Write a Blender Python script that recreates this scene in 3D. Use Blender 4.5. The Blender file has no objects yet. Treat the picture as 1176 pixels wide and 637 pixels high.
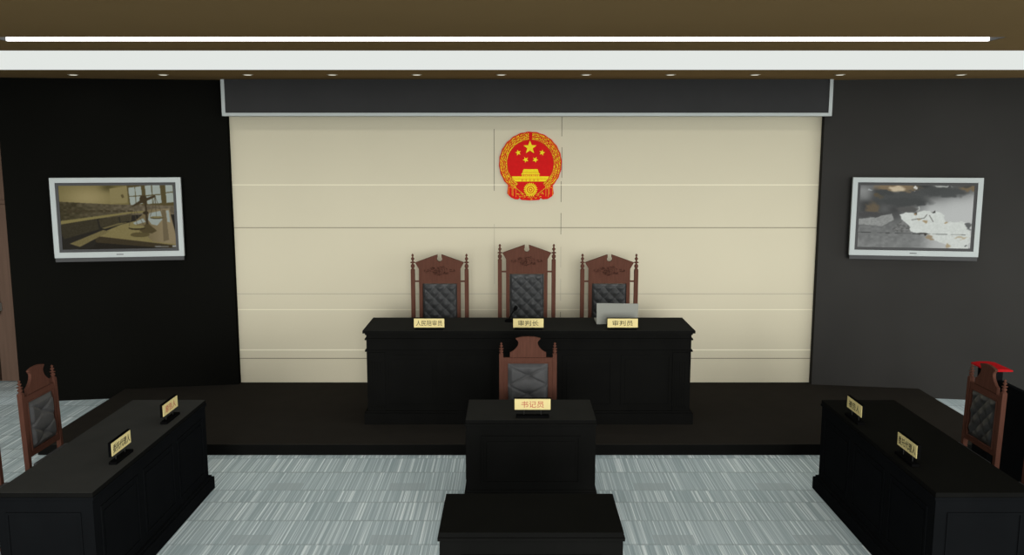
import bpy, bmesh, math, random
import numpy as np
from mathutils import Vector, Matrix, Euler
random.seed(7)
PI = math.pi
S = bpy.context.scene
COL = S.collection

# ------------------------------------------------------------------ camera, sky, light, exposure
F_PX, PITCH, CAM_Z = 1018.0, math.radians(8.28), 2.674
cam = bpy.data.cameras.new('camera'); cam.sensor_width = 36.0; cam.lens = 36.0 * F_PX / 1176.0
cam_o = bpy.data.objects.new('camera', cam); COL.objects.link(cam_o)
cam_o.location = (0, 0, CAM_Z); cam_o.rotation_euler = (PI / 2 - PITCH, 0, 0)
cam.clip_start = 0.05; cam.clip_end = 100
S.camera = cam_o
S.view_settings.view_transform = 'Standard'; S.view_settings.look = 'None'
S.view_settings.gamma = 1.0; S.view_settings.use_curve_mapping = False
S.view_settings.exposure = 0.0

world = bpy.data.worlds.new('world'); S.world = world; world.use_nodes = True
bg = world.node_tree.nodes['Background']
bg.inputs['Color'].default_value = (0.975, 0.995, 1.0, 1); bg.inputs['Strength'].default_value = 1.5

def sun_lamp(azimuth, drop, energy, angle):
    """sun lamp that lights the room through its open, unbuilt sides; azimuth in degrees towards the camera's right"""
    sun = bpy.data.lights.new('sun_lamp', 'SUN'); sun.energy = energy; sun.angle = math.radians(angle); sun.color = (1.0, 1.0, 0.98)
    sun_o = bpy.data.objects.new('sun_lamp', sun); COL.objects.link(sun_o)
    d = Vector((-math.sin(math.radians(azimuth)), math.cos(math.radians(azimuth)), -drop))
    sun_o.rotation_euler = d.to_track_quat('-Z', 'Y').to_euler(); sun_o.location = (4, -4, 3)
sun_lamp(4, 0.08, 2.0, 22)
sun_lamp(62, 0.12, 1.2, 60)  # second sun, added to brighten faces turned right; no known window there

CEIL = CAM_Z + 0.709      # underside of the ceiling
DAIS = 0.103              # top of the dais

# ------------------------------------------------------------------ materials
def lin(c):
    c = c / 255.0
    return c / 12.92 if c <= 0.04045 else ((c + 0.055) / 1.055) ** 2.4
def L(rgb, k=1.0): return tuple(min(1.0, lin(v) * k) for v in rgb) + (1,)

def mat(name, rgb, k=1.0, rough=0.9, spec=0.0, metal=0.0, noise=0.06, scale=6.0, stretch=(1, 1, 1), bump=0.0):
    m = bpy.data.materials.new(name); m.use_nodes = True
    nt = m.node_tree; b = nt.nodes['Principled BSDF']
    b.inputs['Roughness'].default_value = rough; b.inputs['Metallic'].default_value = metal
    b.inputs['Specular IOR Level'].default_value = spec
    tc = nt.nodes.new('ShaderNodeTexCoord'); mp = nt.nodes.new('ShaderNodeMapping')
    mp.inputs['Scale'].default_value = stretch
    nz = nt.nodes.new('ShaderNodeTexNoise'); nz.inputs['Scale'].default_value = scale; nz.inputs['Detail'].default_value = 3
    rp = nt.nodes.new('ShaderNodeValToRGB')
    base = L(rgb, k)
    rp.color_ramp.elements[0].position = 0.3; rp.color_ramp.elements[1].position = 0.7
    rp.color_ramp.elements[0].color = tuple(v * (1 - noise) for v in base[:3]) + (1,)
    rp.color_ramp.elements[1].color = tuple(v * (1 + noise) for v in base[:3]) + (1,)
    nt.links.new(tc.outputs['Object'], mp.inputs['Vector']); nt.links.new(mp.outputs['Vector'], nz.inputs['Vector'])
    nt.links.new(nz.outputs['Fac'], rp.inputs['Fac']); nt.links.new(rp.outputs['Color'], b.inputs['Base Color'])
    if bump:
        bp = nt.nodes.new('ShaderNodeBump'); bp.inputs['Strength'].default_value = bump; bp.inputs['Distance'].default_value = 0.004
        nt.links.new(nz.outputs['Fac'], bp.inputs['Height']); nt.links.new(bp.outputs['Normal'], b.inputs['Normal'])
    return m

def emis(name, rgb, strength=1.0):
    m = bpy.data.materials.new(name); m.use_nodes = True
    b = m.node_tree.nodes['Principled BSDF']
    b.inputs['Base Color'].default_value = (0.02, 0.02, 0.02, 1); b.inputs['Specular IOR Level'].default_value = 0
    b.inputs['Emission Color'].default_value = L(rgb); b.inputs['Emission Strength'].default_value = strength
    return m

def screen_mat(name):
    m = bpy.data.materials.new(name); m.use_nodes = True
    nt = m.node_tree; b = nt.nodes['Principled BSDF']
    b.inputs['Base Color'].default_value = (0.0, 0.0, 0.0, 1); b.inputs['Specular IOR Level'].default_value = 0
    a = nt.nodes.new('ShaderNodeVertexColor'); a.layer_name = 'picture'
    nt.links.new(a.outputs['Color'], b.inputs['Emission Color']); b.inputs['Emission Strength'].default_value = 1.0
    return m

K = 1.0
M = {
    'wood':      mat('red_brown_wood', (84, 55, 45), 1.02, noise=0.10, scale=14, stretch=(6, 6, 0.6)),
    'carve':     mat('carved_wood', (66, 42, 34), 0.95, noise=0.45, scale=70, bump=0.6),
    'leather':   mat('charcoal_leather', (66, 66, 66), 1.05, rough=0.55, spec=0.25, noise=0.12, scale=20),
    'leather_d': mat('black_leather', (48, 49, 49), 1.0, rough=0.5, spec=0.3, noise=0.25, scale=24),
    'black':     mat('black_lacquer', (14, 14, 13), 1.4, noise=0.10, scale=4),
    'blackblue': mat('blue_black_lacquer', (15, 16, 17), 1.15, noise=0.08, scale=4),
    'top_sheen':  mat('black_lacquer_painted_sheen', (37, 37, 35), 2.0, noise=0.05),  # painted reflection: black left desk top made greyer
    'top_lit':   mat('black_lacquer_painted_light', (27, 27, 25), 2.0, noise=0.05),  # painted light: black clerk desk and bench tops made paler
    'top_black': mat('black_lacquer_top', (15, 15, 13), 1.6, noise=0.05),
    'dais':      mat('dark_brown_dais', (28, 26, 23), 2.0, noise=0.05),
    'beige':     mat('beige_stone', (193, 186, 163), 0.99, noise=0.012, scale=1.2),
    'joint_l':   mat('pale_joint', (222, 216, 192), 0.97, noise=0.0),
    'joint_d':   mat('dark_joint', (128, 122, 106), 0.97, noise=0.0),
    'joint_v':   mat('upright_joint', (120, 116, 104), 0.97, noise=0.0),
    'joint_f':   mat('faint_joint', (172, 166, 148), 0.97, noise=0.0),
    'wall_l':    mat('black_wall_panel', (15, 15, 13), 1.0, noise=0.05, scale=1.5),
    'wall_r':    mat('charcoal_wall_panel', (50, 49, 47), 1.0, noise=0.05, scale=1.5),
    'ceiling':   mat('umber_ceiling', (76, 61, 40), 2.75, noise=0.03, scale=1.0),
    'screen':    mat('dark_screen_cloth', (46, 46, 46), 1.25, noise=0.03),
    'silver':    mat('silver_frame', (184, 190, 188), 0.86, noise=0.02),
    'silver_d':  mat('grey_plastic', (74, 74, 74), 1.0, noise=0.03),
    'cream':     mat('cream_card', (214, 198, 140), 1.05, noise=0.02),
    'ink_black': mat('black_ink', (60, 55, 62), 0.3, noise=0.1),
    'ink_red':   mat('red_ink', (196, 90, 80), 0.85, noise=0.1),
    'stand':     mat('black_plastic', (12, 12, 12), 1.0, noise=0.05),
    'rod':       mat('dark_rod', (48, 48, 46), 1.0, noise=0.05),
    'laptop':    mat('grey_laptop_shell', (134, 135, 127), 1.08, noise=0.02),
    'red':       mat('emblem_red', (200, 32, 32), 0.92, noise=0.05, scale=30),
    'gold':      mat('emblem_gold', (232, 208, 44), 0.92, noise=0.08, scale=60),
    'gold_d':    mat('emblem_dark_gold', (222, 140, 44), 0.95, noise=0.25, scale=90),
    'redtop':    mat('red_cap', (205, 38, 42), 0.6, noise=0.08, scale=40),
    'door':      mat('brown_door_veneer', (82, 66, 56), 1.3, noise=0.10, scale=4, stretch=(12, 12, 0.4)),
    'metal':     mat('brushed_steel', (150, 150, 145), 1.0, rough=0.5, noise=0.05),
    'lamp':      emis('lit_diffuser', (226, 230, 226), 1.0),
    'lamp2':     emis('bright_diffuser', (250, 250, 246), 3.2),
    'lens':      emis('downlight_lens', (235, 232, 215), 1.0),
    'ring':      mat('grey_trim_ring', (150, 140, 120), 1.0),
}

def carpet_material():
    m = bpy.data.materials.new('striped_grey_carpet_tiles'); m.use_nodes = True
    nt = m.node_tree; N = nt.nodes; K_ = nt.links; b = N['Principled BSDF']
    b.inputs['Roughness'].default_value = 1.0; b.inputs['Specular IOR Level'].default_value = 0
    def math_(op, a, c=None, cl=False):
        n = N.new('ShaderNodeMath'); n.operation = op; n.use_clamp = cl
        for i, v in enumerate((a, c)):
            if v is None: continue
            if isinstance(v, (int, float)): n.inputs[i].default_value = v
            else: K_.new(v, n.inputs[i])
        return n.outputs[0]
    tc = N.new('ShaderNodeTexCoord'); sp = N.new('ShaderNodeSeparateXYZ'); K_.new(tc.outputs['Object'], sp.inputs[0])
    X, Y = sp.outputs['X'], sp.outputs['Y']
    ty = math_('DIVIDE', math_('SUBTRACT', Y, 5.714), 0.97)
    fy = math_('FRACT', ty); iy = math_('FLOOR', ty)
    r1 = math_('GREATER_THAN', fy, 0.416); r2 = math_('GREATER_THAN', fy, 0.765)
    row = math_('ADD', math_('MULTIPLY', iy, 3.0), math_('ADD', r1, r2))
    cb = N.new('ShaderNodeCombineXYZ')
    K_.new(math_('MULTIPLY', X, 72.0), cb.inputs[0]); K_.new(math_('MULTIPLY', row, 7.3), cb.inputs[1]); K_.new(math_('MULTIPLY', Y, 0.3), cb.inputs[2])
    nz = N.new('ShaderNodeTexNoise'); nz.inputs['Scale'].default_value = 1.0; nz.inputs['Detail'].default_value = 2.5
    nz.inputs['Roughness'].default_value = 0.7; K_.new(cb.outputs[0], nz.inputs['Vector'])
    rp = N.new('ShaderNodeValToRGB'); e = rp.color_ramp.elements
    e[0].position = 0.38; e[0].color = L((130, 143, 146), 1.68); e[1].position = 0.68; e[1].color = L((196, 207, 208), 1.68)
    mid = e.new(0.52); mid.color = L((147, 159, 161), 1.68)
    K_.new(nz.outputs['Fac'], rp.inputs['Fac'])
    # plain patches in each tile
    fx = math_('FRACT', math_('DIVIDE', math_('ADD', X, 1.98), 0.98))
    px = math_('MULTIPLY', math_('GREATER_THAN', fx, 0.02), math_('LESS_THAN', fx, 0.31))
    fyp = math_('MULTIPLY', math_('GREATER_THAN', fy, 0.02), math_('LESS_THAN', fy, 0.17))
    patch = math_('MULTIPLY', px, fyp)
    # dark seams between rows
    def near(v): return math_('LESS_THAN', math_('ABSOLUTE', math_('SUBTRACT', fy, v)), 0.012)
    seam = math_('ADD', math_('ADD', near(0.012), near(0.416)), near(0.765), True)
    nz2 = N.new('ShaderNodeTexNoise'); nz2.inputs['Scale'].default_value = 1.6; K_.new(tc.outputs['Object'], nz2.inputs['Vector'])
    seam = math_('MULTIPLY', seam, math_('MULTIPLY', nz2.outputs['Fac'], 0.9), True)
    mx = N.new('ShaderNodeMix'); mx.data_type = 'RGBA'; K_.new(math_('MULTIPLY', patch, 0.75), mx.inputs['Factor'])
    K_.new(rp.outputs['Color'], mx.inputs['A']); mx.inputs['B'].default_value = L((137, 147, 149), 1.68)
    mx2 = N.new('ShaderNodeMix'); mx2.data_type = 'RGBA'; K_.new(seam, mx2.inputs['Factor'])
    K_.new(mx.outputs['Result'], mx2.inputs['A']); mx2.inputs['B'].default_value = L((120, 131, 132), 1.68)
    K_.new(mx2.outputs['Result'], b.inputs['Base Color'])
    return m
M['carpet'] = carpet_material()

# ------------------------------------------------------------------ mesh helpers
class MB:
    """collects shapes in one bmesh, then links them as ONE object"""
    def __init__(self): self.bm = bmesh.new(); self.mats = []
    def _mi(self, m):
        if m is None: return 0
        if m not in self.mats: self.mats.append(m)
        return self.mats.index(m)
    def box(self, x0, x1, y0, y1, z0, z1, bevel=0.0, m=None, seg=2):
        v = [self.bm.verts.new(p) for p in ((x0,y0,z0),(x1,y0,z0),(x1,y1,z0),(x0,y1,z0),(x0,y0,z1),(x1,y0,z1),(x1,y1,z1),(x0,y1,z1))]
        fs = [self.bm.faces.new([v[i] for i in q]) for q in ((0,3,2,1),(4,5,6,7),(0,1,5,4),(1,2,6,5),(2,3,7,6),(3,0,4,7))]
        mi = self._mi(m)
        for f in fs: f.material_index = mi
        if bevel > 0:
            es = list({e for f in fs for e in f.edges})
            r = bmesh.ops.bevel(self.bm, geom=es, offset=bevel, segments=seg, affect='EDGES', profile=0.7)
            for f in r['faces']: f.material_index = mi
        return self
    def prism(self, pts, y0, y1, m=None, bevel=0.0):
        """outline in xz (counter-clockwise seen from -y), extruded from y0 to y1"""
        a = [self.bm.verts.new((p[0], y0, p[1])) for p in pts]; b = [self.bm.verts.new((p[0], y1, p[1])) for p in pts]
        n = len(pts); fs = [self.bm.faces.new(a), self.bm.faces.new(b[::-1])]
        for i in range(n):
            j = (i + 1) % n; fs.append(self.bm.faces.new((a[j], a[i], b[i], b[j])))
        mi = self._mi(m)
        for f in fs: f.material_index = mi
        if bevel > 0:
            es = [e for e in fs[0].edges]
            bmesh.ops.bevel(self.bm, geom=es, offset=bevel, segments=1, affect='EDGES')
        return self
    def frame(self, x0, x1, z0, z1, w, y0, y1, m=None):
        """rectangular picture-frame moulding facing -y"""
        self.box(x0, x1, y0, y1, z1 - w, z1, m=m); self.box(x0, x1, y0, y1, z0, z0 + w, m=m)
        self.box(x0, x0 + w, y0, y1, z0 + w, z1 - w, m=m); self.box(x1 - w, x1, y0, y1, z0 + w, z1 - w, m=m)
        return self
    def lathe(self, prof, cx=0, cy=0, seg=16, m=None):
        rings = []
        for r, z in prof:
            rings.append([self.bm.verts.new((cx + r * math.cos(2*PI*i/seg), cy + r * math.sin(2*PI*i/seg), z)) for i in range(seg)])
        mi = self._mi(m)
        for a, b in zip(rings[:-1], rings[1:]):
            for i in range(seg):
                j = (i + 1) % seg; f = self.bm.faces.new((a[i], a[j], b[j], b[i])); f.material_index = mi; f.smooth = True
        self.bm.faces.new(rings[0][::-1]).material_index = mi; self.bm.faces.new(rings[-1]).material_index = mi
        return self
    def tube(self, pts, r, seg=10, m=None):
        pts = [Vector(p) for p in pts]; rings = []
        for i, p in enumerate(pts):
            d = (pts[min(i+1, len(pts)-1)] - pts[max(i-1, 0)]).normalized()
            u = d.cross(Vector((0, 1, 0.01))).normalized() if abs(d.y) < 0.9 else d.cross(Vector((1, 0, 0))).normalized(); w = d.cross(u)
            rr = r[i] if isinstance(r, (list, tuple)) else r
            rings.append([self.bm.verts.new(p + rr * (u * math.cos(2*PI*k/seg) + w * math.sin(2*PI*k/seg))) for k in range(seg)])
        mi = self._mi(m)
        for a, b in zip(rings[:-1], rings[1:]):
            for i in range(seg):
                j = (i + 1) % seg; f = self.bm.faces.new((a[i], a[j], b[j], b[i])); f.smooth = True; f.material_index = mi
        self.bm.faces.new(rings[0][::-1]); self.bm.faces.new(rings[-1])
        return self
    def build(self, name, m, parent=None, loc=None, warp=None):
        if warp:
            for v in self.bm.verts: v.co = Vector(warp(v.co))
        bmesh.ops.recalc_face_normals(self.bm, faces=self.bm.faces)
        me = bpy.data.meshes.new(name); self.bm.to_mesh(me); self.bm.free()
        for x in (self.mats or [m]): me.materials.append(x)
        o = bpy.data.objects.new(name, me); COL.objects.link(o)
        if parent is not None: o.parent = parent
        if loc is not None: o.location = loc
        return o

def grid_mesh(name, nx, nz, fn, m, parent=None, back=None):
    """height-field panel facing -y; fn(u,v)->(x,y,z)"""
    bm = bmesh.new(); vs = [[bm.verts.new(fn(i / nx, j / nz)) for i in range(nx + 1)] for j in range(nz + 1)]
    for j in range(nz):
        for i in range(nx):
            f = bm.faces.new((vs[j][i], vs[j][i+1], vs[j+1][i+1], vs[j+1][i])); f.smooth = True
    if back is not None:       # close it with a slab back
        rim = [vs[0][i] for i in range(nx + 1)] + [vs[j][nx] for j in range(1, nz + 1)] + [vs[nz][i] for i in range(nx - 1, -1, -1)] + [vs[j][0] for j in range(nz - 1, 0, -1)]
        bk = [bm.verts.new((v.co.x, v.co.y + back, v.co.z)) for v in rim]
        n = len(rim)
        for i in range(n):
            j = (i + 1) % n; bm.faces.new((rim[j], rim[i], bk[i], bk[j]))
        bm.faces.new(bk[::-1])
    me = bpy.data.meshes.new(name); bm.to_mesh(me); bm.free(); me.materials.append(m)
    o = bpy.data.objects.new(name, me); COL.objects.link(o)
    if parent is not None: o.parent = parent
    return o

def thing(name, label, cat, loc=(0, 0, 0), rz=0.0, group=None):
    o = bpy.data.objects.new(name, None); COL.objects.link(o); o.empty_display_size = 0.1
    o.location = loc; o.rotation_euler = (0, 0, rz); o['label'] = label; o['category'] = cat
    if group: o['group'] = group
    return o
def struct(o): o['kind'] = 'structure'; return o
def dup(root, loc, rz, label, group=None, parent=None):
    r = root.copy(); COL.objects.link(r); r.location = loc; r.rotation_euler = (0, 0, rz); r['label'] = label
    if group: r['group'] = group
    def kids(src, dst):
        for ch in list(src.children):
            c = ch.copy(); COL.objects.link(c); c.parent = dst; kids(ch, c)
    kids(root, r)
    return r

# ------------------------------------------------------------------ the room
WX0, WX1, WY = -3.01, 3.30, 9.58     # the beige wall
struct(MB().box(-8.5, 8.5, -2.5, 10.4, -0.12, 0.0).build('floor', M['carpet']))

c = MB(); zt = CEIL + 0.35
SX0, SX1, SY0, SY1 = -3.38, 3.19, 5.87, 6.09      # slot for the linear light
PY0, PY1 = 6.67, 8.27                              # luminous ceiling
c.box(-8.5, 8.5, 2.6, SY0, CEIL, zt).box(-8.5, SX0, SY0, SY1, CEIL, zt).box(SX1, 8.5, SY0, SY1, CEIL, zt)
c.box(-8.5, 8.5, SY1, PY0, CEIL, zt).box(-8.5, 8.5, PY1, 10.4, CEIL, zt)
c.box(SX0, SX1, SY0, SY1, CEIL + 0.2, zt).box(-8.5, 8.5, PY0, PY1, CEIL + 0.05, zt)
struct(c.build('ceiling', M['ceiling']))

# beige end wall with its stone joints (thin inlays that belong to the wall)
w = MB(); cx = 0.0
w.box(WX0 - 0.3, WX1 + 0.3, WY, WY + 0.12, 0.0, CEIL, m=M['beige'])
def zy(v, y): return CAM_Z - y * math.tan(PITCH + math.atan((v - 318.5) / F_PX))
def xu(u, z, y): return (u - 588.0) * (y * math.cos(PITCH) + (CAM_Z - z) * math.sin(PITCH)) / F_PX
for v, kind, t in ((212.2, 'joint_l', 0.010), (261.3, 'joint_d', 0.008), (337.3, 'joint_f', 0.010), (355.3, 'joint_l', 0.008), (401.6, 'joint_l', 0.014), (411.3, 'joint_d', 0.009)):
    z = zy(v, WY); w.box(WX0, WX1, WY - 0.001, WY + 0.01, z - t / 2, z + t / 2, m=M[kind])
for u, v0, v1, kind in ((567.5, 148, 219, 'joint_v'), (567.8, 257, 326, 'joint_f'), (645.3, 134, 156.5, 'joint_v'), (645.3, 169, 204, 'joint_v'),
                        (644.4, 208, 232, 'joint_v'), (644.2, 244.5, 269, 'joint_v'), (644.0, 283, 307, 'joint_f'), (643.8, 320, 345, 'joint_f'), (643.6, 358, 364, 'joint_v')):
    z1, z0 = zy(v0, WY), zy(v1, WY); x = xu(u, (z0 + z1) / 2, WY)
    w.box(x - 0.0035, x + 0.0035, WY - 0.001, WY + 0.01, z0, z1, m=M[kind])
struct(w.build('wall_back', M['beige']))

def slanted_wall(name, xa, ya, xb, yb, m, thick=0.15):
    """vertical wall from (xa,ya) to (xb,yb), thickness towards +y"""
    o = MB(); bm = o.bm
    p = [(xa, ya), (xb, yb), (xb, yb + thick), (xa, ya + thick)]
    a = [bm.verts.new((q[0], q[1], 0)) for q in p]; b = [bm.verts.new((q[0], q[1], CEIL)) for q in p]
    bm.faces.new(a[::-1]); bm.faces.new(b)
    for i in range(4): bm.faces.new((a[i], a[(i+1) % 4], b[(i+1) % 4], b[i]))
    return struct(o.build(name, m))
SL = 0.16
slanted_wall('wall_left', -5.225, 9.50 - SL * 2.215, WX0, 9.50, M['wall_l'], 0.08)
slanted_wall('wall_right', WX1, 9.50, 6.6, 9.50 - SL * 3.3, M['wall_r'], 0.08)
# brown veneered double door and its wall beyond the black wall's left end
struct(MB().box(-8.5, -5.0, 10.03, 10.15, 0, CEIL).build('wall_corridor', M['door']))
d = struct(MB().box(-6.90, -5.93, 9.99, 10.03, 0.01, 2.05, 0.004).box(-5.90, -4.95, 9.99, 10.03, 0.01, 2.05, 0.004)
           .box(-6.95, -4.9, 9.995, 10.03, 2.06, 2.10).build('door_1', M['door']))
h = MB(); h.tube([(-5.86, 9.93, 0.80), (-5.86, 9.93, 1.22)], 0.014)
h.box(-5.885, -5.835, 9.915, 9.99, 0.84, 0.93, 0.004).box(-5.885, -5.835, 9.915, 9.99, 1.15, 1.19, 0.004).build('door_handle', M['metal'], d)

struct(MB().box(-8.62, -8.5, -2.5, 10.4, 0, CEIL).build('wall_side', M['door']))
# dais
ds = MB().box(-4.18, 4.40, 7.50, 9.30, 0.0, DAIS - 0.012).box(-4.18, 4.40, 7.495, 9.30, DAIS - 0.012, DAIS, m=None)
bm = ds.bm
dd = MB().box(-4.18, 4.40, 7.51, 9.32, 0.0, DAIS - 0.004, m=M['black']).box(-4.18, 4.40, 7.50, 9.32, DAIS - 0.004, DAIS, m=M['dais'])
dd.box(WX0 + 0.0, WX1 - 0.0, 9.32, WY, 0.0, DAIS, m=M['dais'])
bm.free()
# the two wings that fill up to the slanted walls
for sx, xe in ((-1, -4.18), (1, 4.40)):
    xi = WX0 if sx < 0 else WX1
    pts = [(xe, 9.32), (xi, 9.32), (xi, 9.495), (xe, 9.50 - SL * abs(xe - xi) - 0.004)]
    if sx < 0: pts = pts
    a = [dd.bm.verts.new((p[0], p[1], 0.0)) for p in pts]; b = [dd.bm.verts.new((p[0], p[1], DAIS)) for p in pts]
    mi = dd._mi(M['dais'])
    for q in [a[::-1], b] + [(a[i], a[(i+1) % 4], b[(i+1) % 4], b[i]) for i in range(4)]:
        dd.bm.faces.new(q).material_index = mi
o = dd.build('dais', M['dais']); o['label'] = 'low dark brown dais that carries the judges bench in front of the beige wall'; o['category'] = 'platform'; o['kind'] = 'structure'

# ------------------------------------------------------------------ ceiling lights
t = thing('ceiling_light_panel', 'wide white luminous ceiling panel band running across the whole room', 'ceiling light', (0, (PY0 + PY1) / 2, CEIL))
MB().box(-8.4, 8.4, PY0 - t.location.y, PY1 - t.location.y, 0.0, 0.05).build('diffuser', M['lamp'], t)
t = thing('linear_light', 'thin recessed white strip light in the brown ceiling near the camera', 'ceiling light', (0, 0, CEIL))
MB().box(SX0, SX1, SY0, SY1, 0.18, 0.20).box(SX0, SX0 + 0.01, SY0, SY1, 0.0, 0.18).box(SX1 - 0.01, SX1, SY0, SY1, 0.0, 0.18).build('housing', M['silver_d'], t)
MB().box(SX0 + 0.01, SX1 - 0.01, SY1 - 0.02, SY1, 0.0, 0.18).box(SX0 + 0.01, SX1 - 0.01, SY0, SY1 - 0.02, 0.16, 0.18).build('diffuser', M['lamp2'], t)
dl = None
for i, u in enumerate((84, 187.5, 284.5, 381.5, 478.5, 575.5, 673, 770, 867, 964.5, 1103.5)):
    x = xu(u, CEIL, 8.79)
    if dl is None:
        dl = thing('downlight', '', 'downlight', (x, 8.79, CEIL), 0, 'downlights along the rear edge of the ceiling')
        MB().lathe([(0.030, -0.002), (0.046, -0.006), (0.052, -0.004), (0.054, 0.0)], seg=24).build('trim_ring', M['ring'], dl)
        MB().lathe([(0.030, -0.007), (0.036, -0.0055), (0.037, -0.003)], seg=24).build('lens', M['lens'], dl); r = dl
    else: r = dup(dl, (x, 8.79, CEIL), 0, '')
    lp = bpy.data.lights.new('downlight_lamp', 'AREA'); lp.shape = 'DISK'; lp.size = 0.05; lp.energy = 1.3; lp.color = (1.0, 0.98, 0.94)
    lo = bpy.data.objects.new('downlight_lamp', lp); COL.objects.link(lo); lo.location = (x, 8.79, CEIL - 0.012)
    names = ['leftmost', 'second from the left', 'third from the left', 'fourth from the left', 'fifth from the left', 'middle one (sixth from either end)',
             'fifth from the right', 'fourth from the right', 'third from the right', 'second from the right', 'rightmost']
    r['label'] = 'small round recessed ceiling downlight, ' + names[i] + ' of the row'

# ------------------------------------------------------------------ projection screen housing above the beige wall
t = thing('projection_screen', 'long dark grey screen in a silver frame hanging from the ceiling above the beige wall', 'screen', (0.155, 9.36, 0))
zb = zy(133.2, 9.36); hw = 3.17
MB().box(-hw + 0.03, hw - 0.03, 0.012, 0.10, zb + 0.03, CEIL - 0.001).build('screen_cloth', M['screen'], t)
f = MB().box(-hw, hw, 0, 0.11, zb, zb + 0.033, 0.003).box(-hw, -hw + 0.035, 0, 0.11, zb + 0.033, CEIL - 0.001).box(hw - 0.035, hw, 0, 0.11, zb + 0.033, CEIL - 0.001)
f.build('frame', M['silver'], t)

# ------------------------------------------------------------------ national emblem
ex, ey = 0.197, WY
ez = (zy(151, WY - 0.03) + zy(229.5, WY - 0.03)) / 2
em = thing('national_emblem', 'round red and gold national emblem with five stars mounted on the beige wall', 'emblem', (ex, ey, ez))
s = 1.0 / (7.075 * 107.5)          # one unit of my measuring grid in metres
def E(px, py): return ((px - 277) * s, (320 - py) * s)
cxz = E(277, 300)
def circ(cx, cz, r, n=64, a0=0.0, a1=2*PI): return [(cx + r * math.cos(a0 + (a1 - a0) * i / n), cz + r * math.sin(a0 + (a1 - a0) * i / n)) for i in range(n)]
out = []
for i in range(96):
    a = 2 * PI * i / 96; r = 255 * s * (1 + 0.008 * math.sin(a * 24))
    out.append((cxz[0] + r * math.cos(a), cxz[1] + r * math.sin(a)))
MB().prism(out, -0.020, -0.001).build('backplate', M['red'], em)
rib = [E(*p) for p in ((95, 480), (88, 545), (118, 575), (150, 590), (178, 592), (188, 580), (205, 596), (275, 600), (350, 596), (362, 580), (380, 592), (420, 588), (455, 565), (468, 545), (460, 480), (400, 470), (150, 470))]
MB().prism(rib[::-1], -0.026, -0.001).build('ribbon', M['red'], em)
MB().prism(circ(cxz[0], cxz[1], 187 * s), -0.024, -0.019).build('field', M['red'], em)
# wheat wreath: a ring of small grains
random.seed(3)
def grain(wr, x, z, a, l, wd, m, y=-0.028):
    ca, sa = math.cos(a), math.sin(a)
    pts = [(-l, 0), (-l * 0.3, -wd), (l * 0.5, -wd * 0.8), (l, 0), (l * 0.5, wd * 0.8), (-l * 0.3, wd)]
    wr.prism([(x + p[0] * ca - p[1] * sa, z + p[0] * sa + p[1] * ca) for p in pts], y, -0.019, m=m)
for side in (-1, 1):
    wr = MB()
    for ri, rad in enumerate((198, 211, 224, 238)):
        n = 46
        for i in range(n):
            a = PI / 2 + side * (0.09 + (PI * 0.80) * i / n) + random.uniform(-0.012, 0.012)
            rr = (rad + random.uniform(-3, 3)) * s
            tang = a + side * PI / 2 + (0.5 if ri % 2 else -0.5) * side
            grain(wr, cxz[0] + rr * math.cos(a), cxz[1] + rr * math.sin(a), tang, 8.2 * s, 3.3 * s, M['gold'] if random.random() < 0.55 else M['gold_d'])
    for rad in (191, 246):
        for i in range(40):
            a = PI / 2 + side * (0.1 + PI * 0.80 * i / 40); rr = rad * s
            grain(wr, cxz[0] + rr * math.cos(a), cxz[1] + rr * math.sin(a), a + side * PI / 2, 7 * s, 1.6 * s, M['gold_d'])
    wr.build('wheat_sheaf', M['gold'], em)
def star(px, py, r, rot=0.0):
    cx, cz = E(px, py); p = []
    for i in range(10):
        a = PI / 2 + rot + i * PI / 5; q = (r if i % 2 == 0 else r * 0.42) * s; p.append((cx + q * math.cos(a), cz + q * math.sin(a)))
    return MB().prism(p, -0.032, -0.022)
star(273, 172, 56).build('star', M['gold'], em)
for px, py, ro in ((177, 213, 0.25), (371, 213, -0.25), (238, 270, 0.45), (316, 270, -0.45)): star(px, py, 25, ro).build('star', M['gold'], em)
g = MB()
def quad(ps, y=-0.030, m=None): g.prism([E(*p) for p in ps][::-1], y, -0.022, m=m)
quad(((222, 346), (336, 346), (344, 371), (212, 371)), m=M['gold'])
quad(((212, 374), (344, 374), (356, 388), (200, 388)), m=M['gold'])
quad(((203, 390), (353, 390), (350, 404), (206, 404)), y=-0.028, m=M['gold_d'])
for i in range(9): quad(((212 + i * 16, 390), (218 + i * 16, 390), (218 + i * 16, 403), (212 + i * 16, 403)), y=-0.031, m=M['gold'])
quad(((126, 404), (428, 404), (422, 424), (132, 424)), m=M['gold'])
quad(((134, 426), (420, 426), (402, 446), (154, 446)), y=-0.028, m=M['gold'])
for x0 in (205, 238, 270, 302, 335): quad(((x0, 428), (x0 + 9, 428), (x0 + 9, 444), (x0, 444)), y=-0.031, m=M['gold_d'])
g.build('gate', M['gold'], em)
g = MB()
def ring(px, py, r0, r1, m, a0=0, a1=2*PI, n=40, y=-0.034):
    cx, cz = E(px, py)
    for i in range(n):
        t0, t1 = a0 + (a1 - a0) * i / n, a0 + (a1 - a0) * (i + 1) / n
        g.prism([(cx + r0 * s * math.cos(t0), cz + r0 * s * math.sin(t0)), (cx + r1 * s * math.cos(t0), cz + r1 * s * math.sin(t0)),
                 (cx + r1 * s * math.cos(t1), cz + r1 * s * math.sin(t1)), (cx + r0 * s * math.cos(t1), cz + r0 * s * math.sin(t1))], y, -0.024, m=m)
ring(279, 512, 0.5, 8, M['gold'], n=16); ring(279, 512, 15, 24, M['gold']); ring(279, 512, 31, 41, M['gold'])
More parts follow.
